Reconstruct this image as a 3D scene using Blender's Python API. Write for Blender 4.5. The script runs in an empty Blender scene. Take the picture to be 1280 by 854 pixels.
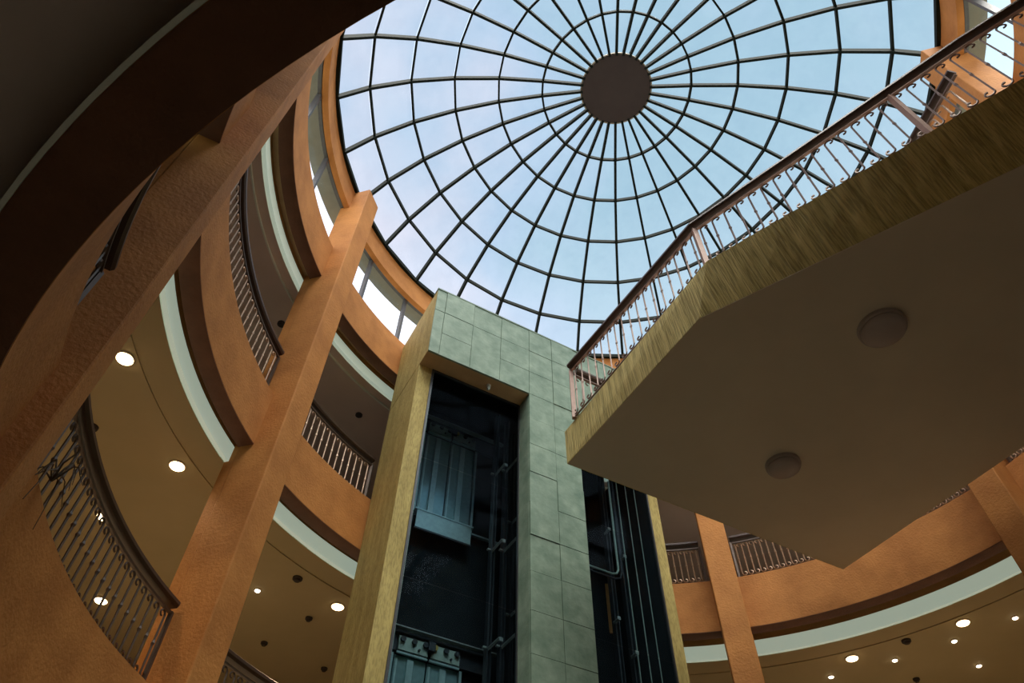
import bpy, bmesh, math, random
from math import sin, cos, pi, radians as R, atan2, hypot
random.seed(7)
S = 0.6                      # metres per modelling unit
C = bpy.context.scene
col = C.collection

# ---------------------------------------------------------------- camera
cd = bpy.data.cameras.new('camera'); cam = bpy.data.objects.new('camera', cd); col.objects.link(cam)
F_PX, TILT, ROLL = 901.27, R(51.686), R(1.337)
cd.sensor_width = 36.0; cd.lens = 36.0 * F_PX / 1280.0; cd.clip_start = 0.05; cd.clip_end = 500
from mathutils import Matrix, Vector
fw = Vector((0, cos(TILT), sin(TILT))); rt = Vector((1, 0, 0)); up = Vector((0, -sin(TILT), cos(TILT)))
r2 = rt * cos(ROLL) + up * sin(ROLL); u2 = up * cos(ROLL) - rt * sin(ROLL)
cam.matrix_world = Matrix((( r2.x, u2.x, -fw.x, 0), (r2.y, u2.y, -fw.y, 0), (r2.z, u2.z, -fw.z, 0), (0, 0, 0, 1)))
C.camera = cam
# ---------------------------------------------------------------- view
C.view_settings.view_transform = 'Standard'; C.view_settings.look = 'None'
C.view_settings.gamma = 1.0; C.view_settings.use_curve_mapping = False
C.view_settings.exposure = 0.0

# ---------------------------------------------------------------- node helpers
def newmat(name):
    m = bpy.data.materials.new(name); m.use_nodes = True
    nt = m.node_tree; nt.nodes.clear()
    out = nt.nodes.new('ShaderNodeOutputMaterial'); return m, nt, out
def N(nt, typ, **kw):
    n = nt.nodes.new(typ)
    for k, v in kw.items():
        if k in n.inputs.keys() and not hasattr(n, k): n.inputs[k].default_value = v
        elif hasattr(n, k): setattr(n, k, v)
        else: n.inputs[k].default_value = v
    return n
def L(nt, a, b): nt.links.new(a, b)

# ---------------------------------------------------------------- world: hazy blue sky with soft clouds
w = bpy.data.worlds.new('sky'); C.world = w; w.use_nodes = True
nt = w.node_tree; nt.nodes.clear()
wo = nt.nodes.new('ShaderNodeOutputWorld'); bg = nt.nodes.new('ShaderNodeBackground')
tc = nt.nodes.new('ShaderNodeTexCoord')
mp = N(nt, 'ShaderNodeMapping'); mp.inputs['Location'].default_value = (0.35, 0.1, 0.0)
L(nt, tc.outputs['Generated'], mp.inputs['Vector'])
no = N(nt, 'ShaderNodeTexNoise'); no.inputs['Scale'].default_value = 2.6; no.inputs['Detail'].default_value = 5; no.inputs['Roughness'].default_value = .5
L(nt, mp.outputs['Vector'], no.inputs['Vector'])
sx = nt.nodes.new('ShaderNodeSeparateXYZ'); L(nt, tc.outputs['Generated'], sx.inputs['Vector'])
ma = N(nt, 'ShaderNodeMath', operation='MULTIPLY'); ma.inputs[1].default_value = -0.6; L(nt, sx.outputs['X'], ma.inputs[0])
ad = N(nt, 'ShaderNodeMath', operation='ADD'); L(nt, no.outputs['Fac'], ad.inputs[0]); L(nt, ma.outputs[0], ad.inputs[1])
cr = nt.nodes.new('ShaderNodeValToRGB'); L(nt, ad.outputs[0], cr.inputs['Fac'])
cr.color_ramp.elements[0].position = 0.30; cr.color_ramp.elements[0].color = (0.56, .82, 1.0, 1)
cr.color_ramp.elements[1].position = 0.68; cr.color_ramp.elements[1].color = (1.10, 1.06, 1.20, 1)
e = cr.color_ramp.elements.new(0.47); e.color = (0.68, .88, 1.12, 1)
bg.inputs['Strength'].default_value = 1.33
# paler towards the horizon all round
hz = nt.nodes.new('ShaderNodeMapRange'); hz.inputs['From Min'].default_value = 0.0; hz.inputs['From Max'].default_value = 0.88
hz.inputs['To Min'].default_value = 1.0; hz.inputs['To Max'].default_value = 0.0; L(nt, sx.outputs['Z'], hz.inputs['Value'])
mx = nt.nodes.new('ShaderNodeMixRGB'); mx.inputs['Color2'].default_value = (2.2, 2.15, 2.3, 1)
L(nt, hz.outputs['Result'], mx.inputs['Fac']); L(nt, cr.outputs['Color'], mx.inputs['Color1'])
L(nt, mx.outputs['Color'], bg.inputs['Color']); L(nt, bg.outputs[0], wo.inputs['Surface'])

# ---------------------------------------------------------------- sun, veiled by haze (soft)
sd = bpy.data.lights.new('sun', 'SUN'); sd.energy = 12.5; sd.angle = R(48); sd.color = (1.0, 0.94, 0.84)
sun = bpy.data.objects.new('sun', sd); col.objects.link(sun); sun.rotation_euler = (R(24), R(5), 0)
sun.location = (2.3, 5.8, 25)

# ---------------------------------------------------------------- materials
def plaster(name, c1, c2, rough=.75, scale=3.0, bump=.25, bscale=40, stretch=(1, 1, 1), streak=0.0, contrast=(0.35, 0.65), turn=None):
    m, nt, out = newmat(name)
    b = nt.nodes.new('ShaderNodeBsdfPrincipled'); b.inputs['Roughness'].default_value = rough
    b.inputs['Specular IOR Level'].default_value = .25
    t = nt.nodes.new('ShaderNodeTexCoord')
    mp = nt.nodes.new('ShaderNodeMapping'); mp.inputs['Scale'].default_value = stretch
    if turn is not None:                       # grain runs across the edge direction given by turn
        mp.vector_type = 'TEXTURE'; mp.inputs['Rotation'].default_value = (0, 0, turn); mp.inputs['Scale'].default_value = tuple(1/q for q in stretch)
    L(nt, t.outputs['Object'], mp.inputs['Vector'])
    n1 = N(nt, 'ShaderNodeTexNoise'); n1.inputs['Scale'].default_value = scale; n1.inputs['Detail'].default_value = 6; n1.inputs['Roughness'].default_value = .6
    n2 = N(nt, 'ShaderNodeTexNoise'); n2.inputs['Scale'].default_value = bscale; n2.inputs['Detail'].default_value = 4
    L(nt, mp.outputs[0], n1.inputs['Vector']); L(nt, mp.outputs[0], n2.inputs['Vector'])
    r = nt.nodes.new('ShaderNodeValToRGB'); r.color_ramp.elements[0].position = contrast[0]; r.color_ramp.elements[1].position = contrast[1]
    r.color_ramp.elements[0].color = (*c1, 1); r.color_ramp.elements[1].color = (*c2, 1)
    L(nt, n1.outputs['Fac'], r.inputs['Fac'])
    colo = r.outputs['Color']
    if streak:
        rr = nt.nodes.new('ShaderNodeMapRange'); rr.inputs['From Min'].default_value = .40; rr.inputs['From Max'].default_value = .52
        rr.inputs['To Min'].default_value = 1 - streak; rr.inputs['To Max'].default_value = 1
        L(nt, n2.outputs['Fac'], rr.inputs['Value'])
        mm = nt.nodes.new('ShaderNodeVectorMath'); mm.operation = 'SCALE'; L(nt, colo, mm.inputs[0]); L(nt, rr.outputs[0], mm.inputs['Scale']); colo = mm.outputs[0]
    L(nt, colo, b.inputs['Base Color'])
    bu = nt.nodes.new('ShaderNodeBump'); bu.inputs['Strength'].default_value = bump; bu.inputs['Distance'].default_value = .02
    L(nt, n2.outputs['Fac'], bu.inputs['Height']); L(nt, bu.outputs[0], b.inputs['Normal'])
    L(nt, b.outputs[0], out.inputs[0]); return m
def metal(name, c, rough=.4, metallic=.6, spec=.5):
    m, nt, out = newmat(name)
    b = nt.nodes.new('ShaderNodeBsdfPrincipled'); b.inputs['Specular IOR Level'].default_value = spec; b.inputs['Roughness'].default_value = rough; b.inputs['Metallic'].default_value = metallic
    t = nt.nodes.new('ShaderNodeTexCoord'); n = N(nt, 'ShaderNodeTexNoise'); n.inputs['Scale'].default_value = 14
    L(nt, t.outputs['Object'], n.inputs['Vector'])
    r = nt.nodes.new('ShaderNodeValToRGB'); r.color_ramp.elements[0].color = (*[x * .75 for x in c], 1); r.color_ramp.elements[1].color = (*[min(1, x * 1.2) for x in c], 1)
    L(nt, n.outputs['Fac'], r.inputs['Fac']); L(nt, r.outputs['Color'], b.inputs['Base Color']); L(nt, b.outputs[0], out.inputs[0]); return m
def emit(name, c, s):
    m, nt, out = newmat(name); e = nt.nodes.new('ShaderNodeEmission'); e.inputs[0].default_value = (*c, 1); e.inputs[1].default_value = s
    L(nt, e.outputs[0], out.inputs[0]); return m
def glass(name, tint, tint2=None, gloss=.06, rough=.02, nscale=1.2):
    m, nt, out = newmat(name)
    tr = nt.nodes.new('ShaderNodeBsdfTransparent'); g = nt.nodes.new('ShaderNodeBsdfGlossy'); g.inputs['Roughness'].default_value = rough
    mixs = nt.nodes.new('ShaderNodeMixShader'); mixs.inputs[0].default_value = gloss
    t = nt.nodes.new('ShaderNodeTexCoord'); oi = nt.nodes.new('ShaderNodeObjectInfo')
    n = N(nt, 'ShaderNodeTexNoise'); n.inputs['Scale'].default_value = nscale; n.inputs['Detail'].default_value = 6; n.inputs['Roughness'].default_value = .62
    L(nt, t.outputs['Object'], n.inputs['Vector'])
    n.noise_dimensions = '4D'; L(nt, oi.outputs['Random'], n.inputs['W'])
    r = nt.nodes.new('ShaderNodeValToRGB'); r.color_ramp.elements[0].position = .3; r.color_ramp.elements[1].position = .62
    r.color_ramp.elements[0].color = (*(tint2 or tint), 1); r.color_ramp.elements[1].color = (*tint, 1)
    L(nt, n.outputs['Fac'], r.inputs['Fac']); L(nt, r.outputs['Color'], tr.inputs['Color'])
    L(nt, tr.outputs[0], mixs.inputs[1]); L(nt, g.outputs[0], mixs.inputs[2]); L(nt, mixs.outputs[0], out.inputs[0]); return m

M = {}
M['orange'] = plaster('orange_plaster', (.41, .165, .040), (.54, .23, .060), scale=2.2, bump=.3, bscale=30)
M['column'] = plaster('orange_plaster_column', (.42, .168, .041), (.55, .235, .061), scale=2.0, bump=.35, bscale=26)
M['cream'] = plaster('cream_paint', (.72, .74, .66), (.80, .82, .74), rough=.6, bump=.05)
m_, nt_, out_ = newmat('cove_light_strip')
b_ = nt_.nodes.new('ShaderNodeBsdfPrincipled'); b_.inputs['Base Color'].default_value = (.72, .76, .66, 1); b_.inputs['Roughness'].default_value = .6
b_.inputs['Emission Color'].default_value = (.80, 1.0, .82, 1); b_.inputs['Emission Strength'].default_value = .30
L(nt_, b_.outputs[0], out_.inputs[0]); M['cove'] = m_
M['ceil'] = plaster('beige_ceiling_paint', (.46, .395, .245), (.51, .435, .275), rough=.7, scale=.8, bump=.04)
M['ceil_bounce'] = plaster('mauve_ceiling_bounce_tone', (.66, .54, .48), (.72, .59, .52), rough=.7, scale=.8, bump=.04)  # mauve ceiling, its colour lightened to stand in for bounced light
M['wallback'] = plaster('brown_wall_paint', (.30, .20, .13), (.36, .24, .155), rough=.7, scale=.8, bump=.04)
M['soffit'] = plaster('footbridge_soffit_paint', (.60, .52, .40), (.66, .575, .445), rough=.5, scale=.6, bump=.03)
M['ground'] = plaster('dark_stone_floor', (.30, .28, .22), (.38, .35, .28), rough=.35, scale=1.5, bump=.03)
M['floor'] = plaster('pale_stone_floor', (.52, .46, .36), (.62, .55, .44), rough=.35, scale=1.5, bump=.03)
M['yellow'] = plaster('yellow_plaster', (.36, .28, .09), (.50, .40, .14), scale=3.0, bump=.5, bscale=22, stretch=(2, 2, .45), streak=.22)
M['scratch'] = plaster('scratched_yellow_plaster', (.46, .385, .14), (.68, .58, .24), scale=2.0, bump=1.0, bscale=9, stretch=(6, .5, .3), streak=.34, turn=R(-47))
M['green'] = plaster('green_grey_stone', (.125, .20, .145), (.27, .36, .275), rough=.55, scale=3.2, bump=.25, bscale=14, contrast=(.30, .72))
M['joint'] = plaster('green_joint_mortar', (.14, .20, .15), (.20, .27, .20), rough=.8)
M['under'] = plaster('shade_brown_beam_underside', (.15, .068, .038), (.20, .09, .05), bump=.3)  # dark brown is mostly the shade under the beams, put into the colour
M['lintel'] = plaster('brown_plaster', (.42, .30, .16), (.48, .34, .18), bump=.3)
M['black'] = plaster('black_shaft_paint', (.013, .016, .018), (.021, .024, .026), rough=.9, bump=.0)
M['bronze'] = metal('bronze_painted_iron', (.17, .11, .085), .42, .35)
M['post'] = metal('rose_brown_painted_post', (.36, .22, .17), .5, .1)
M['iron'] = metal('dark_painted_iron', (.11, .08, .062), .4, .4)
M['handrail'] = metal('dark_brown_handrail', (.060, .036, .027), .38, .1)
M['rib'] = metal('dark_green_black_steel', (.012, .018, .014), .7, .0, .08)
M['ribtrim'] = metal('pale_glazing_bead', (.45, .45, .38), .5, .1)
M['disc'] = plaster('dark_grey_paint', (.052, .043, .042), (.06, .05, .048), rough=.7, bump=.03)
M['steel'] = metal('brushed_steel', (.50, .66, .62), .35, .45)
M['zinc'] = metal('zinc_plated_steel', (.45, .54, .44), .4, .3)
M['bracket'] = metal('grey_bracket_steel', (.36, .38, .34), .45, .2)
M['darksteel'] = metal('dark_steel', (.07, .075, .08), .4, .6)
M['doorglass'] = metal('mirror_door_panel', (.42, .62, .60), .18, .45)
M['brass'] = metal('brass_roller', (.65, .45, .12), .35, .7)
M['lampglass'] = plaster('grey_lamp_diffuser', (.40, .335, .31), (.44, .37, .345), rough=.35, bump=.02)
M['lamp'] = emit('lit_downlight', (1.0, .70, .36), 14.0)
M['lampsmall'] = emit('lit_spotlight', (1.0, .82, .60), 9.0)
M['trimring'] = metal('white_trim_ring', (.6, .5, .4), .5, .0)
M['pane'] = glass('tinted_dome_glass', (.76, .77, .775), (.715, .735, .75), gloss=.01, rough=.1)
M['window'] = glass('clear_window_glass', (.96, .97, .97), None, gloss=.02)
M['shaftglass'] = glass('dark_shaft_glass', (.72, .80, .84), None, gloss=.004, rough=.03)
M['frame'] = metal('grey_window_frame', (.10, .10, .10), .5, .3)
M['eave'] = plaster('grey_eave_render', (.19, .19, .15), (.23, .23, .18), bump=.1)
M['twig'] = plaster('dry_brown_twig', (.06, .045, .03), (.09, .065, .04))
M['white'] = plaster('white_enamel', (.7, .7, .68), (.75, .75, .73), rough=.4, bump=0)

# ---------------------------------------------------------------- mesh builder (units, scaled by S)
class MB:
    def __init__(s): s.v = []; s.f = []
    def add(s, v, f):
        o = len(s.v); s.v += [tuple(x) for x in v]; s.f += [tuple(i + o for i in q) for q in f]; return s
    def box(s, c, size, rz=0.0, rot=None):
        hx, hy, hz = size[0] / 2, size[1] / 2, size[2] / 2; vs = []
        for x, y, z in ((-1,-1,-1),(1,-1,-1),(1,1,-1),(-1,1,-1),(-1,-1,1),(1,-1,1),(1,1,1),(-1,1,1)):
            p = Vector((x*hx, y*hy, z*hz))
            if rot is not None: p = rot @ p
            elif rz: p = Matrix.Rotation(rz, 3, 'Z') @ p
            vs.append((p.x + c[0], p.y + c[1], p.z + c[2]))
        return s.add(vs, [(0,3,2,1),(4,5,6,7),(0,1,5,4),(1,2,6,5),(2,3,7,6),(3,0,4,7)])
    def hexa(s, b4, t4):
        return s.add(list(b4) + list(t4), [(3,2,1,0),(4,5,6,7),(0,1,5,4),(1,2,6,5),(2,3,7,6),(3,0,4,7)])
    def loft(s, bot, top):
        n = len(bot)
        return s.add(list(bot) + list(top), [tuple(range(n))[::-1], tuple(range(n, 2*n))] + [(i, (i+1) % n, n + (i+1) % n, n + i) for i in range(n)])
    def sweep(s, pts, prof, closed=False, ups=None):
        # prof: list of (side, up) offsets ; pts: 3d path
        n = len(pts); k = len(prof); vs = []
        for i, p in enumerate(pts):
            p = Vector(p)
            a = Vector(pts[(i-1) % n]) if (i > 0 or closed) else p
            b = Vector(pts[(i+1) % n]) if (i < n-1 or closed) else p
            t = (b - a).normalized()
            U = Vector(ups[i]) if ups else Vector((0, 0, 1))
            sd = t.cross(U)
            if sd.length < 1e-4: sd = Vector((1, 0, 0))
            sd.normalize(); U2 = sd.cross(t).normalized()
            # mitre
            m = 1.0
            if 0 < i < n-1 or closed:
                d1 = (p - a); d2 = (b - p)
                if d1.length > 1e-6 and d2.length > 1e-6:
                    cc = d1.normalized().dot(t); m = 1 / max(.4, cc)
            for (x, y) in prof: q = p + sd * x * m + U2 * y; vs.append(tuple(q))
        fs = []
        rng = n if closed else n - 1
        for i in range(rng):
            j = (i+1) % n
            for a in range(k):
                b = (a+1) % k; fs.append((i*k+a, i*k+b, j*k+b, j*k+a))
        if not closed: fs += [tuple(range(k))[::-1], tuple((n-1)*k + a for a in range(k))]
        return s.add(vs, fs)
    def tube(s, pts, r, k=6, closed=False):
        rr = r if isinstance(r, (list, tuple)) else [r] * len(pts)
        n = len(pts); vs = []; U = None
        for i, p in enumerate(pts):
            p = Vector(p); a = Vector(pts[max(i-1, 0)]); b = Vector(pts[min(i+1, n-1)])
            if closed: a = Vector(pts[(i-1) % n]); b = Vector(pts[(i+1) % n])
            t = (b - a).normalized()
            if U is None: U = t.orthogonal().normalized()
            U = (U - t * U.dot(t)).normalized(); W = t.cross(U)
            for j in range(k):
                an = 2*pi*j/k; q = p + (U*cos(an) + W*sin(an)) * rr[i]; vs.append(tuple(q))
        fs = []
        for i in range(n if closed else n-1):
            j = (i+1) % n
            for a in range(k): b = (a+1) % k; fs.append((i*k+a, i*k+b, j*k+b, j*k+a))
        if not closed: fs += [tuple(range(k))[::-1], tuple((n-1)*k+a for a in range(k))]
        return s.add(vs, fs)
    def lathe(s, prof, k=24, c=(0, 0, 0)):
        # prof list of (r,z); closed by caps
        vs = []; fs = []
        for r, z in prof:
            for j in range(k): an = 2*pi*j/k; vs.append((c[0] + r*cos(an), c[1] + r*sin(an), c[2] + z))
        for i in range(len(prof)-1):
            for j in range(k): b = (j+1) % k; fs.append((i*k+j, i*k+b, (i+1)*k+b, (i+1)*k+j))
        fs += [tuple(range(k))[::-1], tuple((len(prof)-1)*k+j for j in range(k))]
        return s.add(vs, fs)
    def sector(s, prof, a0, a1, n=None, ctr=None):
        """closed polygon profile (r,z) swept about the atrium axis from a0 to a1 (degrees)"""
        n = n or max(2, int(abs(a1 - a0) / 1.5)); k = len(prof); vs = []; fs = []
        for i in range(n+1):
            an = R(a0 + (a1-a0)*i/n)
            for r, z in prof: vs.append((AX + r*cos(an), AY + r*sin(an), z))
        for i in range(n):
            for a in range(k): b = (a+1) % k; fs.append((i*k+a, i*k+b, (i+1)*k+b, (i+1)*k+a))
        fs += [tuple(range(k))[::-1], tuple(n*k+a for a in range(k))]
        return s.add(vs, fs)
    def mesh(s, name, m, smooth=False):
        me = bpy.data.meshes.new(name)
        me.from_pydata([(x*S, y*S, z*S) for x, y, z in s.v], [], s.f); me.validate()
        bm = bmesh.new(); bm.from_mesh(me); bmesh.ops.recalc_face_normals(bm, faces=bm.faces); bm.to_mesh(me); bm.free()
        if smooth:
            for p in me.polygons: p.use_smooth = True
        me.materials.append(m); return me
def link(name, me, parent=None, loc=(0, 0, 0), rz=0.0, rot=None):
    o = bpy.data.objects.new(name, me); col.objects.link(o)
    o.location = [x*S for x in loc]; o.rotation_euler = rot if rot else (0, 0, rz)
    if parent: o.parent = parent
    return o
def obj(name, mb, m, parent=None, loc=(0, 0, 0), rz=0.0, smooth=False, bevel=0.0):
    o = link(name, mb.mesh(name, m, smooth), parent, loc, rz)
    if bevel:
        b = o.modifiers.new('bevel', 'BEVEL'); b.width = bevel*S; b.segments = 2; b.limit_method = 'ANGLE'
    return o
def tag(o, label, cat, group=None):
    o['label'] = label; o['category'] = cat
    if group: o['group'] = group
    return o
def thing(name, label, cat, loc=(0, 0, 0), rz=0.0, group=None):
    return tag(link(name, None, None, loc, rz), label, cat, group)
def struct(o): o['kind'] = 'structure'; return o
def dup(root, loc, rz, label, group=None):
    r = root.copy(); col.objects.link(r); r.location = [x*S for x in loc]; r.rotation_euler = (0, 0, rz); r['label'] = label
    if group: r['group'] = group
    for ch in list(root.children):
        c = ch.copy(); col.objects.link(c); c.parent = r
        for g in list(ch.children): d = g.copy(); col.objects.link(d); d.parent = c
    return r

# ---------------------------------------------------------------- layout (units; camera at the origin)
AX, AY = 3.852, 9.708                    # atrium axis
RIM = 10.0
F1, F2, F3, G = 20.05, 13.05, 5.78, -2.6 # roof sill, upper gallery floor, lower gallery floor, ground
COLS = {'A': -153.25, 'B': 163.6, 'C': 73.8, 'D': 27.7, 'E': -16.2, 'H': -61.2}
RW = 19.0                                # outer wall radius
def ring(r, a): return (AX + r*cos(R(a)), AY + r*sin(R(a)))

# ---------------------------------------------------------------- setting: floors, walls, ceilings
fl = MB().sector([(0.01, G-.4), (RW, G-.4), (RW, G), (0.01, G)], 0, 360, 72)
struct(obj('floor', fl, M['ground']))
for z in (F3, F2):
    struct(obj('floor', MB().sector([(RIM+.25, z-.25), (RW, z-.25), (RW, z-.02), (RIM+.25, z-.02)], 0, 360, 120), M['floor']))
struct(obj('wall_outer', MB().sector([(RW, G), (RW+.4, G), (RW+.4, F1), (RW, F1)], 0, 360, 72), M['wallback']))
struct(obj('ceiling', MB().sector([(RIM+.6, F1-.3), (RW+.4, F1-.3), (RW+.4, F1), (RIM+.5, F1)], 0, 360, 120), M['eave']))   # roof terrace slab
# bays of the galleries, from column to column (degrees, anticlockwise)
BAYS = {  # key: (a0, a1, radius offset, pale face radius, words)
    'ab': (163.6, 206.75, 0.0, 10.5, 'between the broad near column and the column left of the elevator tower'),
    'bt': (118.3, 163.6, 0.0, 10.5, 'between the left orange column and the elevator tower'),
    'tc': (73.8, 118.3, .2, 11.0, 'between the elevator tower and the first orange column right of it'),
    'cd': (27.7, 73.8, .2, 11.0, 'between the two orange columns at lower right'),
    'de': (-16.2, 27.7, .2, 11.0, 'right of the rightmost orange column'),
    'eh': (-61.2, -16.2, .2, 11.0, 'at the far right behind the footbridge'),
    'ha': (-153.25, -61.2, 0.0, 10.5, 'directly overhead at the upper left'),
}
LV = {'upper': (F1, F1-1.65, F1-2.05), 'middle': (F2, F2-1.65, F2-2.07), 'lower': (F3, F3-1.65, F3-2.05)}
WORD = {'upper': 'top', 'middle': 'second', 'lower': 'lowest'}
for lk, (zt, zb, zc) in LV.items():
    for bk, (a0, a1, dr, rp, words) in BAYS.items():
        r0 = RIM + dr
        if lk == 'lower' and bk == 'ha': r0 = 9.84
        if lk == 'upper': rp = max(rp, 10.62)
        th = .4 if lk != 'lower' or bk != 'ha' else .48
        t = thing('balcony_beam', '', 'beam', group='curved balcony beams around the atrium')
        if bk == 'ha':
            t['label'] = {'upper': 'orange curved beam of the top level high above the camera', 'middle': 'orange curved beam of the second level above the camera',
                          'lower': 'wide shaded brown curved beam crossing the upper left corner overhead'}[lk]
        else: t['label'] = '%s level orange curved balcony beam %s' % (WORD[lk], words)
        t['label'] = ' '.join(t['label'].split()[:16])
        obj('fascia', MB().sector([(r0, zb), (r0+th, zb), (r0+th, zt-.3), (r0+.6, zt-.3), (r0+.6, zt), (r0, zt)], a0, a1), M['orange'], t)
        obj('shaded_underside', MB().sector([(r0+.005, zb-.02), (r0+th-.005, zb-.02), (r0+th-.005, zb+.01), (r0+.005, zb+.01)], a0, a1), M['under'], t)  # thin strip below the orange beam with its shade painted in
        # recess behind the beam, pale upstand, stepped ceiling
        if lk == 'lower' and bk == 'ha':
            struct(obj('ceiling', MB().sector([(r0+th-.02, zb+.28), (RW, zb+.28), (RW, zb+.4), (r0+th-.02, zb+.4)], a0, a1), M['ceil_bounce']))  # overhead ceiling takes the lightened colour instead of floor bounce
            obj('edge_trim', MB().sector([(r0+th, zb-.015), (r0+th+.035, zb-.015), (r0+th+.035, zb+.28), (r0+th, zb+.28)], a0, a1), M['cream'], t); continue
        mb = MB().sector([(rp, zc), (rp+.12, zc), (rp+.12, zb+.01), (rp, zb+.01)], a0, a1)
        obj('recess_back', MB().sector([(rp, zb+.01), (rp+.12, zb+.01), (rp+.12, zb+.3), (rp, zb+.3)], a0, a1), M['lintel'], t)
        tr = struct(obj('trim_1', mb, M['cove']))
        obj('recess_panel', MB().sector([(r0+th-.02, zb+.22), (rp+.02, zb+.22), (rp+.02, zb+.3), (r0+th-.02, zb+.3)], a0, a1), M['lintel'], t)
        rs = rp + (.42 if lk == 'upper' else .8)
        struct(obj('ceiling', MB().sector([(rp+.1, zc), (rs, zc), (rs, zc-.07 if lk == 'upper' else zc-.03), (RW, zc-.07 if lk == 'upper' else zc-.03), (RW, zc+.2), (rp+.1, zc+.2)], a0, a1), M['ceil_bounce' if lk == 'upper' else 'ceil']))
        if lk == 'upper': obj('ceiling_lip', MB().sector([(rs-.03, zc-.085), (rs+.01, zc-.085), (rs+.01, zc-.06), (rs-.03, zc-.0)], a0, a1), M['cream'], t)
# ---------------------------------------------------------------- ring beam under the dome, clerestory windows, eaves
t = thing('ring_beam', 'orange ring beam around the foot of the glass dome', 'beam')
obj('beam_face', MB().sector([(RIM, 22.80), (RIM+.20, 22.80), (RIM+.20, 23.35), (RIM+.95, 23.35), (RIM+.95, 23.9), (RIM, 23.96)], 0, 360, 160), M['orange'], t)
obj('eave', MB().sector([(RIM+.22, 23.0), (RIM+.92, 23.0), (RIM+.92, 23.34), (RIM+.22, 23.34)], 0, 360, 120), M['eave'], t)
MULL = {'ab': [-171.8+360, 176.1, 200.5], 'bt': [152.8, 141.2], 'tc': [86, 79], 'cd': [62, 50.5, 39], 'de': [16, 4.5, -7], 'eh': [-28, -39.5, -51], 'ha': [-73, -85, -97, -109, -121, -133, -144]}
for wi, (bk, ms) in enumerate(MULL.items()):
    a0, a1, dr, rp, words = BAYS[bk]
    wn = struct(link('window_%d' % (wi+1), None))
    obj('window_frame', MB().sector([(RIM+.24, F1), (RIM+.36, F1), (RIM+.36, F1+.09), (RIM+.24, F1+.09)], a0, a1)
        .sector([(RIM+.24, 22.88), (RIM+.36, 22.88), (RIM+.36, 22.99), (RIM+.24, 22.99)], a0, a1), M['frame'], wn)
    edges = sorted([a0] + ms + [a1])
    for m_ in ms:
        x, y = ring(RIM+.30, m_); obj('mullion', MB().box((0, 0, 0), (.16, .10, 22.98-F1)), M['frame'], wn, (x, y, (F1+22.98)/2), R(m_))
    for p, q in zip(edges, edges[1:]):
        obj('pane', MB().sector([(RIM+.29, F1+.07), (RIM+.31, F1+.07), (RIM+.31, 22.90), (RIM+.29, 22.90)], p, q), M['window'], wn)

# ---------------------------------------------------------------- glass dome
RR = [1.335, 2.903, 4.61, 6.266, 7.779, 9.079, 10.0]
HH = [28.47, 28.305, 27.974, 27.335, 26.43, 25.249, 23.961]
PH = -1.663
dome = thing('glass_dome', 'round glass dome of 32 dark ribs and tinted panes over the atrium', 'dome', (AX, AY, 0))
def pt(k, i): a = PH - i*pi/16; return Vector((RR[k]*cos(a), RR[k]*sin(a), HH[k]))
for k in range(6):
    a, b, c_, d = pt(k, 0), pt(k, 1), pt(k+1, 1), pt(k+1, 0)
    nrm = (b - a).cross(c_ - a).normalized()
    if nrm.z < 0: nrm = -nrm
    cen = (a+b+c_+d)/4; q = [cen + (p-cen)*.985 for p in (a, b, c_, d)]
    me = MB().hexa([tuple(p + nrm*.09) for p in q], [tuple(p + nrm*.13) for p in q]).mesh('pane', M['pane'])
    for i in range(32): link('pane', me, dome, (0, 0, 0), -i*pi/16)
path = [pt(k, 0) for k in range(7)]; path[0] = path[0] + (path[0]-path[1]).normalized()*.02
ribm = MB().sweep([tuple(p) for p in path], [(-.045, -.13), (.045, -.13), (.045, .09), (-.045, .09)]).mesh('rib', M['rib'])
for i in range(32): link('rib', ribm, dome, (0, 0, 0), -i*pi/16)
for k in range(1, 6):
    seg = MB()
    pts = [tuple(pt(k, i)) for i in range(32)]
    seg.sweep(pts, [(-.036, -.09), (.036, -.09), (.036, .085), (-.036, .085)], closed=True)
    obj('ring_bar', seg, M['rib'], dome)
obj('sill_ring', MB().sweep([tuple(pt(6, i)) for i in range(32)], [(-.05, -.06), (.08, -.06), (.08, .12), (-.05, .12)], closed=True), M['rib'], dome)
hub = obj('hub_disc', MB().lathe([(1.34, 28.36), (1.36, 28.40), (1.36, 28.62), (1.30, 28.66)], 64), M['disc'], dome)
obj('hub_rim', MB().sweep([(1.37*cos(2*pi*i/64), 1.37*sin(2*pi*i/64), 28.41) for i in range(64)], [(-.03, -.02), (.03, -.02), (.03, .03), (-.03, .03)], closed=True), M['ribtrim'], hub)

# ---------------------------------------------------------------- columns
CL = {'A': 'broad brown-orange column in the near left, crossing the view diagonally',
      'B': 'tall orange column left of the elevator tower, reaching the dome',
      'C': 'orange column just right of the elevator tower, cut off by the footbridge',
      'D': 'orange column at the right edge, below the footbridge corner',
      'E': 'orange column at the upper right, seen behind the footbridge railing',
      'H': 'orange column out of view right of the camera'}
for k, th in COLS.items():
    rf, w_ = (9.55, .30) if k == 'A' else (9.4, .39)
    t = thing('column', CL[k], 'column', (AX, AY, 0), R(th), 'orange columns around the atrium')
    obj('shaft', MB().box(((rf+10.36)/2, 0, (G+23.9)/2), (10.36-rf, 2*w_, 23.9-G)), M['column'], t, bevel=.03)
    obj('shaft_back', MB().box(((10.36+10.6)/2, 0, (G+F1)/2-.1), (.24, 2*w_-.02, F1-G-.2)), M['column'], t)

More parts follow.
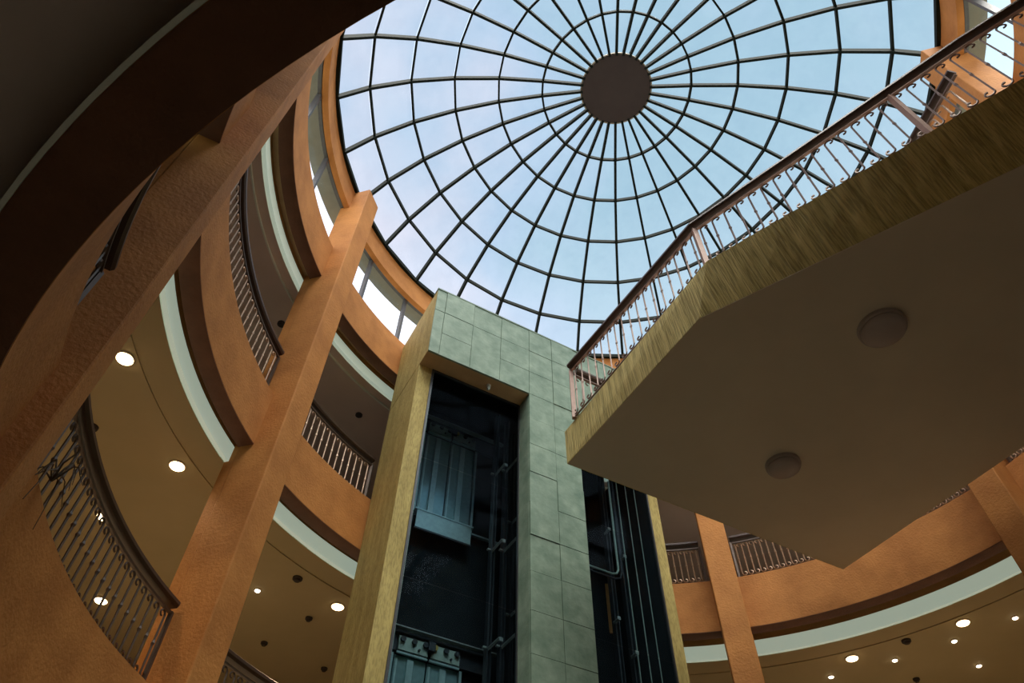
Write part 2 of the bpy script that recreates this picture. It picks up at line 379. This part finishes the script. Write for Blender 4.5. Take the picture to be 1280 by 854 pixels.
# ---------------------------------------------------------------- balusters and railings
def baluster_mesh(H, name, m, k=4, rad=.021, crook=.088):
    mb = MB(); r1 = crook*.95
    pts = []
    # bottom scroll curls to +x, top scroll to -x
    for j in range(9, -1, -1):
        a = -pi + pi*1.0 - j*(1.55*pi/9)            # angle going round
        rr = r1*(1 - .062*j); pts.append((r1 - rr*cos(pi*1.0 - pi + a + 0) if False else r1 - rr*cos(a), 0, r1 + .02 + rr*sin(a)))
    low = [(x, y, z) for x, y, z in pts]
    # stem
    stem = [(0, 0, r1+.10), (0, 0, H*.46), (0, 0, H*.5), (0, 0, H*.54), (0, 0, H - r1 - .12)]
    top = [(-x, y, H - z) for x, y, z in reversed(low)]
    allp = low + stem + top
    rads = [rad]*len(low) + [rad, rad*1.05, rad*1.8, rad*1.05, rad] + [rad]*len(top)
    return mb.tube(allp, rads, k).mesh(name, m)
def railing(label, path, zf, tops, spacing, metalm, postm, bal_h=None, crook=.088, pw=.11, posts=(), hw=.11, hh=.075, mid=True, swap=False, group=None, closed=False):
    """path: list of (x,y) ; tops: list of handrail heights (absolute) per path point"""
    t = thing('balcony_railing', label, 'railing', (path[0][0], path[0][1], zf), group='scrolled iron railings')
    x0, y0 = path[0]; o3 = lambda x, y, z: (x-x0, y-y0, z-zf)
    P = [o3(x, y, z) for (x, y), z in zip(path, tops)]
    obj('handrail', MB().sweep(P, [(-hw*.7, -hh), (hw*.7, -hh), (hw, -hh*.3), (hw, hh*.5), (hw*.6, hh), (-hw*.6, hh), (-hw, hh*.5), (-hw, -hh*.3)]), M['handrail'], t)
    dz = .17
    obj('top_bar', MB().sweep([(x, y, z-dz) for x, y, z in P], [(-.03, -.022), (.03, -.022), (.03, .022), (-.03, .022)]), postm, t)
    obj('bottom_bar', MB().sweep([(x, y, .03) for x, y, z in P], [(-.02, -.015), (.02, -.015), (.02, .015), (-.02, .015)]), metalm, t)
    # balusters
    seglen = [hypot(b[0]-a[0], b[1]-a[1]) for a, b in zip(path, path[1:])]
    H = bal_h if bal_h else (sum(tops)/len(tops) - zf - dz - .02 - .07)
    me = baluster_mesh(H, 'baluster', metalm, crook=crook)
    s_ = spacing*.6; cum = 0; tot = sum(seglen); i = 0
    while s_ < tot - spacing*.4:
        while i < len(seglen)-1 and s_ > cum + seglen[i]: cum += seglen[i]; i += 1
        f = (s_-cum)/seglen[i]; a, b = path[i], path[i+1]
        x = a[0] + (b[0]-a[0])*f; y = a[1] + (b[1]-a[1])*f; zt = tops[i] + (tops[i+1]-tops[i])*f
        o = link('baluster', me, t, (x-x0, y-y0, .07), atan2(b[1]-a[1], b[0]-a[0]) + (pi if swap else 0))
        sc = (zt - zf - dz - .02 - .07)/H
        if abs(sc-1) > .002: o.scale = (1, 1, sc)
        s_ += spacing
    for (x, y), zt in posts:
        obj('post', MB().box((0, 0, (zt-zf)/2-.02), (pw, pw, zt-zf-.04)), postm, t, (x-x0, y-y0, 0))
    return t
def arc_railing(label, a0, a1, r, zf, h, metalm, postm, spacing=.19, swap=True):
    n = max(3, int(abs(a1-a0)/1.6)); path = [ring(r, a0 + (a1-a0)*i/n) for i in range(n+1)]
    return railing(label, path, zf, [zf+h]*(n+1), spacing, metalm, postm, posts=[(path[0], zf+h-.1), (path[-1], zf+h-.1)], swap=swap, pw=.07)
M['gold'] = metal('light_bronze_iron', (.42, .28, .18), .4, .25)
arc_railing('scrolled iron railing of the second level left of the left orange column', 166.5, 203.0, 10.2, F2, 1.5, M['gold'], M['iron'], .235)
arc_railing('short scrolled iron railing between left orange column and elevator tower, second level', 140.8, 160.8, 10.2, F2, 1.5, M['gold'], M['iron'], .235)
arc_railing('long scrolled iron railing of the lowest level at the lower left', 166.5, 203.0, 10.2, F3, 1.5, M['iron'], M['iron'], .235)
arc_railing('iron railing of the lowest level just visible at the bottom left of the tower', 141.5, 160.8, 10.2, F3, 1.5, M['iron'], M['iron'], .235)
arc_railing('short scrolled pink-brown railing between the elevator tower and the first column to its right', 76.6, 90.0, 10.32, F2, 1.47, M['gold'], M['iron'])
arc_railing('scrolled pink-brown railing between the two right columns, mostly hidden by the footbridge', 30.6, 71.0, 10.32, F2, 1.47, M['gold'], M['iron'])
arc_railing('scrolled pink-brown railing at the right edge beyond the rightmost column', -13.2, 24.8, 10.32, F2, 1.47, M['gold'], M['iron'])
arc_railing('scrolled iron railing of the second level behind the broad near column', -150.0, -100.0, 10.2, F2, 1.5, M['gold'], M['iron'], .235)

arc_railing('scrolled iron railing seen edge-on beside the broad near column', -150.3, -98.0, 10.06, F3, 1.5, M['iron'], M['iron'], .235)
# ---------------------------------------------------------------- elevator tower
TO = Vector((-2.48, 13.5, 0)); TA = R(28.3)
TUn = Vector((cos(TA), sin(TA), 0)); TNn = Vector((-sin(TA), cos(TA), 0))
def tw(u, d, z): p = TO + TUn*u + TNn*d; return (p.x, p.y, z)
def tlocal(): return (TO.x, TO.y, 0)
TOP, LINT, W8, BK = 19.75, 16.55, 8.5, 3.1
tower = thing('elevator_tower', 'green stone-faced elevator tower with yellow plaster sides in the centre', 'elevator tower', (TO.x, TO.y, G), TA)
dz_ = -G
def tb(u0, u1, d0, d1, z0, z1): return MB().box(((u0+u1)/2, (d0+d1)/2, (z0+z1)/2 + dz_), (u1-u0, d1-d0, z1-z0))
obj('side_wall', tb(0, .42, .6, 2.85, G, LINT), M['yellow'], tower)
obj('side_wall', tb(-.005, .18, .02, 2.85, LINT+.012, TOP), M['yellow'], tower)
obj('side_wall', tb(8.1, 8.5, .6, 2.7, G, LINT), M['yellow'], tower)
obj('side_wall', tb(8.32, 8.505, .02, 2.7, LINT+.012, TOP), M['yellow'], tower)
obj('lintel', tb(.0, 8.5, .03, .6, LINT, TOP-.02), M['lintel'], tower)
obj('roof_slab', tb(.18, 8.32, .6, BK, TOP-.3, TOP-.02), M['lintel'], tower)
obj('pier', tb(3.47, 5.19, .03, .62, G, LINT), M['joint'], tower)
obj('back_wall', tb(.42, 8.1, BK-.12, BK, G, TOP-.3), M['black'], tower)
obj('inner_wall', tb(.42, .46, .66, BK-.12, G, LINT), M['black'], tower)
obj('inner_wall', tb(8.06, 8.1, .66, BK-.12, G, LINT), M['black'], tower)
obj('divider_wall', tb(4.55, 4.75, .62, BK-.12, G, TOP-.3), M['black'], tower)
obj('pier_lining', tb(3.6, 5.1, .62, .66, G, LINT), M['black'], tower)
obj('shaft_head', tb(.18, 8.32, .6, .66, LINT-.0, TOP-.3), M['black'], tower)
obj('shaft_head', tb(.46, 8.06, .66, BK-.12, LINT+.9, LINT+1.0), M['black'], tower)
# rounded black corner pieces under the lintel
for (ua, ub, fl_) in ((.42, 3.47, 1), (5.19, 8.1, 1)):
    obj('opening_frame', tb(ua, ua+.06, .56, .64, G, LINT-.02), M['darksteel'], tower)
    obj('opening_frame', tb(ub-.05, ub, .56, .64, G, LINT-.02), M['darksteel'], tower)
    obj('opening_frame', tb(ua, ub, .56, .64, LINT-.07, LINT-.01), M['darksteel'], tower)
    mbc = MB()
    for q in range(5):
        a0_, a1_ = pi/2*q/5, pi/2*(q+1)/5; rr = .28
        cu, cz = ua+rr, LINT-rr+dz_
        P_ = [(ua, 0, LINT+dz_), (cu - rr*cos(a0_), 0, cz + rr*sin(a0_)), (cu - rr*cos(a1_), 0, cz + rr*sin(a1_))]
        mbc.add([(x, .57, z) for x, y, z in P_] + [(x, .63, z) for x, y, z in P_], [(0, 1, 2), (5, 4, 3), (0, 3, 4, 1), (1, 4, 5, 2), (2, 5, 3, 0)])
    obj('corner_fillet', mbc, M['darksteel'], tower)
    zz = [G, F3-1.0, F2-3.6, F2, LINT-.07]
    for za, zb_ in zip(zz, zz[1:]):
        obj('glass_pane', tb(ua+.05, ub-.04, .595, .61, za+.015, zb_-.015), M['shaftglass'], tower)
# stone facing panels, each its own slab, joints recessed
us = [0.0, .33, 1.36, 2.39, 3.45, 4.33, 5.21, 6.24, 7.27, 8.3, 8.5]
gp = .007
random.seed(3)
def panel(u0, u1, z0, z1):
    d = random.uniform(-.012, .012)
    g0 = 0 if u0 == 0 else gp; g1 = 0 if u1 == 8.5 else gp
    m = MB().box(((u0+g0+u1-g1)/2, -.0+d/2, (z0+z1)/2+dz_), (u1-g1-u0-g0, .07-d, z1-z0-2*gp))
    obj('stone_panel', m, M['green'], tower)
for z0, z1 in ((LINT, 17.6), (17.6, 18.65), (18.65, TOP)):
    for a, b in zip(us, us[1:]): panel(a, b, z0, z1)
obj('joint_backing', tb(.01, 8.49, .012, .04, LINT+.005, TOP-.005), M['joint'], tower)
z = LINT
while z > G + .3:
    panel(3.45, 4.33, max(G, z-1.05), z); panel(4.33, 5.21, max(G, z-1.05), z); z -= 1.05
obj('coping', tb(-.02, 8.52, -.05, .3, TOP, TOP+.06), M['joint'], tower)
# pier return faces (reveals)
obj('reveal', tb(3.45, 3.475, .035, .62, G, LINT), M['green'], tower)
obj('reveal', tb(5.185, 5.21, .035, .62, G, LINT), M['green'], tower)

# landing doors on the back of the shaft
def landing_door(u0, zf, label):
    t = thing('landing_door', label, 'elevator door', tw(u0, BK-.12, zf), TA, 'landing doors in the shafts')
    wd = .86
    for j in range(2):
        cx = wd*(j+.5)
        p = obj('door_panel', MB().box((cx, -.12, 1.55), (wd-.04, .05, 3.05)), M['doorglass'], t)
        obj('stiffener', MB().box((cx-.02, -.19, 1.5), (.16, .09, 2.95)), M['steel'], p)
        obj('stiffener', MB().box((cx-.36, -.16, 1.5), (.05, .05, 2.95)), M['steel'], p)
        obj('door_foot', MB().box((cx, -.2, .03), (wd-.1, .10, .06)), M['black'], p)
        h = obj('hanger_plate', MB().box((cx, -.24, 3.33), (wd-.08, .05, .34)), M['zinc'], t)
        for q in (-.3, .0, .3):
            obj('roller', MB().tube([(cx+q, -.27, 3.42), (cx+q, -.33, 3.42)], .07, 10), M['brass'] if q == -.3 and j else M['darksteel'], h)
        obj('bolt', MB().tube([(cx+.15, -.27, 3.25), (cx+.15, -.31, 3.25)], .03, 6), M['darksteel'], h)
        obj('hanger_rail', MB().box((cx, -.22, 3.10), (wd-.05, .06, .05)), M['steel'], t)
    obj('header', MB().box((1.25, -.10, 3.42), (2.75, .12, .50)), M['darksteel'], t)
    obj('header_edge', MB().box((1.25, -.28, 3.70), (2.9, .16, .03)), M['bracket'], t)
    obj('interlock', MB().box((wd+.02, -.32, 3.4), (.18, .1, .22)), M['darksteel'], t)
    obj('sill', MB().box((wd, -.18, -.02), (1.85, .30, .05)), M['steel'], t)
    obj('toe_guard', MB().box((wd, -.30, -.34), (1.72, .03, .60)), M['steel'], t)
    obj('toe_guard_edge', MB().box((wd, -.30, -.66), (1.76, .05, .05)), M['darksteel'], t)
    obj('jamb_post', MB().box((-.05, -.10, 1.5), (.07, .12, 3.2)), M['steel'], t)
    obj('jamb_post', MB().box((2*wd+.06, -.10, 1.5), (.07, .12, 3.2)), M['steel'], t)
    obj('sill_support', MB().box((2*wd+.55, -.1, -.1), (.9, .10, .05)), M['steel'], t)
    return t
ld = landing_door(1.33, F2+.08, 'upper steel landing door with mirror panels in the left elevator shaft')
dup(ld, tw(1.33, BK-.12, F3+.02), TA, 'lower landing door at the bottom of the left shaft, its hanger gear showing')
dup(ld, tw(5.25, BK-.12, F3+.02), TA, 'dark landing door low in the right elevator shaft')

# guide rails with wall brackets
def guide_rail(u, d, label, zs, side, cat='guide rail', br=1.15):
    t = thing('guide_rail', label, cat, tw(u, d, G), TA, 'guide rails in the shafts')
    H = LINT + .6 - G
    obj('rail', MB().box((0, 0, H/2), (.05, .16, H)).box((.06, 0, H/2), (.03, .30, H)), M['darksteel'], t)
    for zb_ in zs:
        b = obj('bracket', MB().box((side*.02, -br/2, zb_-G), (.045, br, .035)).box((side*.02, -br/2, zb_-G-.04), (.015, br, .05)), M['bracket'], t)
        obj('bracket_foot', MB().box((side*.06, -br, zb_-G-.04), (.10, .04, .10)), M['bracket'], b)
        obj('clip', MB().box((side*-.08, -.06, zb_-G), (.09, .07, .05)), M['bracket'], b)
    return t
guide_rail(3.32, 1.9, 'front guide rail in the left shaft beside the stone pier', [14.6, 11.9, 9.1, 6.4], 1, br=.1+.55)
guide_rail(3.74, 2.0, 'rear guide rail with diagonal-looking brackets in the left shaft', [15.0, 12.1, 9.3, 6.5], 1, br=1.2)
guide_rail(4.2, 2.4, 'innermost guide rail of the left shaft against its dividing wall', [13.5, 10.5, 7.6], 1, br=.5)
guide_rail(7.3, 1.9, 'left guide rail of the right elevator shaft', [14.0, 11.0, 8.0], -1, br=.3)
guide_rail(7.62, 1.7, 'right guide rail of the right elevator shaft', [13.0, 10.0, 7.0], -1, br=.3)
for i, (u, d, wd) in enumerate(((7.42, 1.2, 'left'), (7.68, 1.1, 'middle'), (7.9, .95, 'right'))):
    tag(obj('hoist_cable', MB().tube([(0, 0, 0), (0, 0, LINT+.7-G)], .014, 5), M['zinc'], None, tw(u, d, G)), '%s thin grey hoist cable hanging in the right elevator shaft' % wd, 'cable', 'hoist cables')
tag(obj('hoist_cable', MB().tube([(0, 0, 0), (0, 0, LINT+.3-G)], .012, 5), M['zinc'], None, tw(.56, .8, G)), 'thin grey cable along the left edge of the left shaft', 'cable')
ht = thing('conduit', 'bent grey conduit elbow in the middle of the right elevator shaft', 'pipe', tw(5.76, 1.3, 12.1), TA)
obj('pipe', MB().tube([(-.9, 0, 0), (1.2, 0, 0), (1.35, 0, .06), (1.42, 0, .2), (1.42, 0, 3.5)], .035, 6), M['zinc'], ht)
obj('pipe', MB().tube([(-.9, 0, -.14), (1.25, 0, -.14), (1.46, 0, -.06), (1.54, 0, .16), (1.54, 0, 3.5)], .03, 6), M['darksteel'], ht)
sc = thing('security_camera', 'small white dome camera under the elevator tower lintel', 'camera', tw(2.2, .3, LINT-.005), TA)
obj('mount', MB().lathe([(.07, 0), (.07, -.05)], 14), M['white'], sc)
obj('camera_body', MB().lathe([(.055, -.04), (.06, -.14), (.045, -.19), (.01, -.21)], 14), M['steel'], sc, smooth=True)

# ---------------------------------------------------------------- footbridge
Z0, Z1 = 11.96, 13.05
bot = [(1.415, 13.211), (3.829, 8.729), (8.888, 5.222), ring(10.15, -39.3), ring(10.15, -28), ring(10.15, -16), ring(10.15, -5), (12.104, 12.234), (9.375, 17.271)]
top = [(1.403, 13.216), (4.064, 8.037), (8.957, 4.084), ring(10.15, -45.2), ring(10.15, -28), ring(10.15, -16), ring(10.15, -5), (12.104, 12.234), (9.375, 17.271)]
fb = thing('footbridge', 'angular landing slab with yellow scratched plaster edge crossing the right half', 'footbridge', (bot[0][0], bot[0][1], Z0))
sh = lambda P_, z: [(x-bot[0][0], y-bot[0][1], z-Z0) for x, y in P_]
def densify(P_, i, n):
    a, b = P_[i], P_[i+1]; return P_[:i+1] + [(a[0]+(b[0]-a[0])*q/n, a[1]+(b[1]-a[1])*q/n) for q in range(1, n)] + P_[i+1:]
bot, top = densify(bot, 1, 10), densify(top, 1, 10)
cenx = sum(p[0] for p in bot)/len(bot); ceny = sum(p[1] for p in bot)/len(bot)
ins = lambda P_, k=.985: [(cenx+(x-cenx)*k, ceny+(y-ceny)*k) for x, y in P_]
obj('slab', MB().loft(sh(bot, Z0), sh(top, Z1)), M['scratch'], fb)
obj('soffit', MB().loft(sh(ins(bot, .9965), Z0-.012), sh(ins(bot, .9965), Z0+.05)), M['soffit'], fb)
obj('deck', MB().loft(sh(ins(top), Z1), sh(ins(top), Z1+.03)), M['floor'], fb)
# railings on the bridge
rp_ = [(1.62, 12.75), (4.10, 8.14), (8.95, 4.19), (10.8, 2.75)]
tp_ = [15.05, 14.70, 15.40, 15.55]
railing('bronze scrolled railing along the near edge of the footbridge', rp_, Z1+.03, tp_, .305, M['bronze'], M['post'],
        posts=[((1.62, 12.75), 14.97), ((4.10, 8.14), 14.62), ((7.75, 5.17), 15.1), ((10.8, 2.75), 15.4)], hw=.13, hh=.07, swap=True, crook=.11)
railing('scrolled railing along the far edge of the footbridge facing the elevator tower', [(1.75, 12.85), (9.1, 16.8)], Z1+.03, [15.0, 15.0], .305, M['bronze'], M['bronze'],
        posts=[((9.1, 16.8), 14.9)], hw=.12, hh=.07, crook=.11)
railing('scrolled inner railing across the footbridge deck at the upper right', [(8.55, 7.6), (8.70, 6.24), (8.97, 4.7)], Z1+.03, [15.3, 15.3, 15.3], .305, M['gold'], M['bronze'],
        posts=[((8.55, 7.6), 15.2)], hw=.10, hh=.06, crook=.11)
# lamps under the bridge (unlit)
def soffit_lamp(x, y, r, label):
    t = thing('ceiling_lamp', label, 'lamp', (x, y, Z0-.012), 0, 'round lamps under the footbridge')
    obj('lamp_base', MB().lathe([(r, 0), (r, -.07), (r*.97, -.10)], 40), M['lampglass'], t, smooth=False)
    obj('diffuser', MB().lathe([(r*.93, -.09), (r*.90, -.15), (r*.72, -.21), (r*.4, -.245), (.02, -.25)], 40), M['lampglass'], t, smooth=True)
soffit_lamp(7.60, 8.83, .49, 'larger round unlit lamp on the footbridge soffit, upper right')
soffit_lamp(6.62, 13.03, .42, 'smaller round unlit lamp on the footbridge soffit, lower left')

# ---------------------------------------------------------------- gallery ceiling fittings
def downlight(r, a, z, label, big=True):
    x, y = ring(r, a); rad = .17 if big else .075
    t = thing('downlight', label, 'light', (x, y, z), 0, 'round downlights in the gallery ceilings' if big else 'small spotlights in the gallery ceilings')
    obj('trim_ring', MB().lathe([(rad*1.15, 0), (rad*1.15, -.02), (rad, -.03), (rad, 0)], 24), M['trimring'], t)
    obj('lamp_disc', MB().lathe([(rad*.98, -.025), (rad*.9, -.045), (.01, -.06)], 24), M['lamp'] if big else M['lampsmall'], t)
    ld_ = bpy.data.lights.new('downlight_glow', 'SPOT'); ld_.energy = 90 if big else 30; ld_.color = (1, .72, .42); ld_.spot_size = R(120); ld_.spot_blend = .6; ld_.shadow_soft_size = .08
    lo = bpy.data.objects.new('downlight_glow', ld_); col.objects.link(lo); lo.parent = t; lo.location = (0, 0, -.1*S)
def detector(r, a, z, label, rad=.13):
    x, y = ring(r, a); t = thing('smoke_detector', label, 'smoke detector', (x, y, z), 0, 'dark detectors on the gallery ceilings')
    obj('detector_base', MB().lathe([(rad, 0), (rad, -.05)], 20), M['disc'], t)
    obj('detector_head', MB().lathe([(rad*.75, -.04), (rad*.6, -.1), (.01, -.11)], 20), M['disc'], t)
ZC = F2 - 2.10
downlight(11.55, -178.0, ZC, 'lit downlight just right of the broad near column')
downlight(11.68, 166.4, ZC, 'lit downlight above the lower left railing, left of the left orange column')
downlight(14.4, 161.2, ZC, 'lit downlight seen at the handrail of the lower left railing')
downlight(17.1, 150.9, ZC, 'lit downlight seen through the balusters of the lower left railing')
downlight(11.88, 135.4, ZC, 'lit downlight touching the left edge of the elevator tower')
downlight(13.0, 144.0, ZC, 'small lit spotlight between the left column and the elevator tower', False)
detector(11.7, 143.0, ZC, 'dark detector right above the small spotlight left of the tower')
detector(12.95, 136.2, ZC, 'dark detector between the left column and tower, middle of three', .1)
detector(15.0, 136.4, ZC, 'dark detector between the left column and tower, lowest left', .1)
detector(15.0, 128.4, ZC, 'dark detector close to the tower edge, lowest right', .1)
detector(12.95, 173.1, ZC, 'dark detector beside the top of the lower left handrail', .12)
downlight(12.12, 44.0, ZC, 'lit downlight below the beam near the right edge, the upper large one')
downlight(12.19, 58.9, ZC, 'lit downlight below the right beam, the lower left large one')
for r, a, wd in ((12.88, 39.0, 'farthest right of the row'), (12.88, 46.6, 'left of the upper large downlight'), (12.92, 54.2, 'right of the lower large downlight'),
                 (13.0, 62.5, 'nearest the right-hand orange column'), (14.7, 46.6, 'lowest, near the bottom edge')):
    downlight(r, a, ZC, 'small lit spotlight under the right gallery, ' + wd, False)
detector(12.04, 51.4, ZC, 'dark detector between the two large lights at lower right')
detector(14.4, 53.4, ZC, 'dark detector at the bottom edge under the right gallery', .1)
detector(11.75, 160.3, F1-2.12, 'dark detector on the top gallery ceiling left of the left column', .13)
detector(12.0, 139.2, F1-2.12, 'dark detector on the top gallery ceiling beside the tower', .12)

# ---------------------------------------------------------------- dried plant tuft on the lower left railing
x, y = ring(9.88, -163.9)
dp = thing('dried_plant', 'tuft of dry twigs hanging from the lower left railing', 'plant', (x, y, F3+.05))
random.seed(11)
for i in range(11):
    a = random.uniform(0, 2*pi); l = random.uniform(.25, .6); dr_ = random.uniform(-.35, .6)
    pts = [(0, 0, 0)]
    for q in range(1, 6):
        f = q/5; pts.append((cos(a)*l*f*.8 + random.uniform(-.03, .03), sin(a)*l*f*.8 + random.uniform(-.03, .03), dr_*f - .9*f*f*abs(dr_) + .25*sin(f*pi)))
    obj('twig', MB().tube(pts, [.014*(1-.12*q) for q in range(6)], 4), M['twig'], dp)
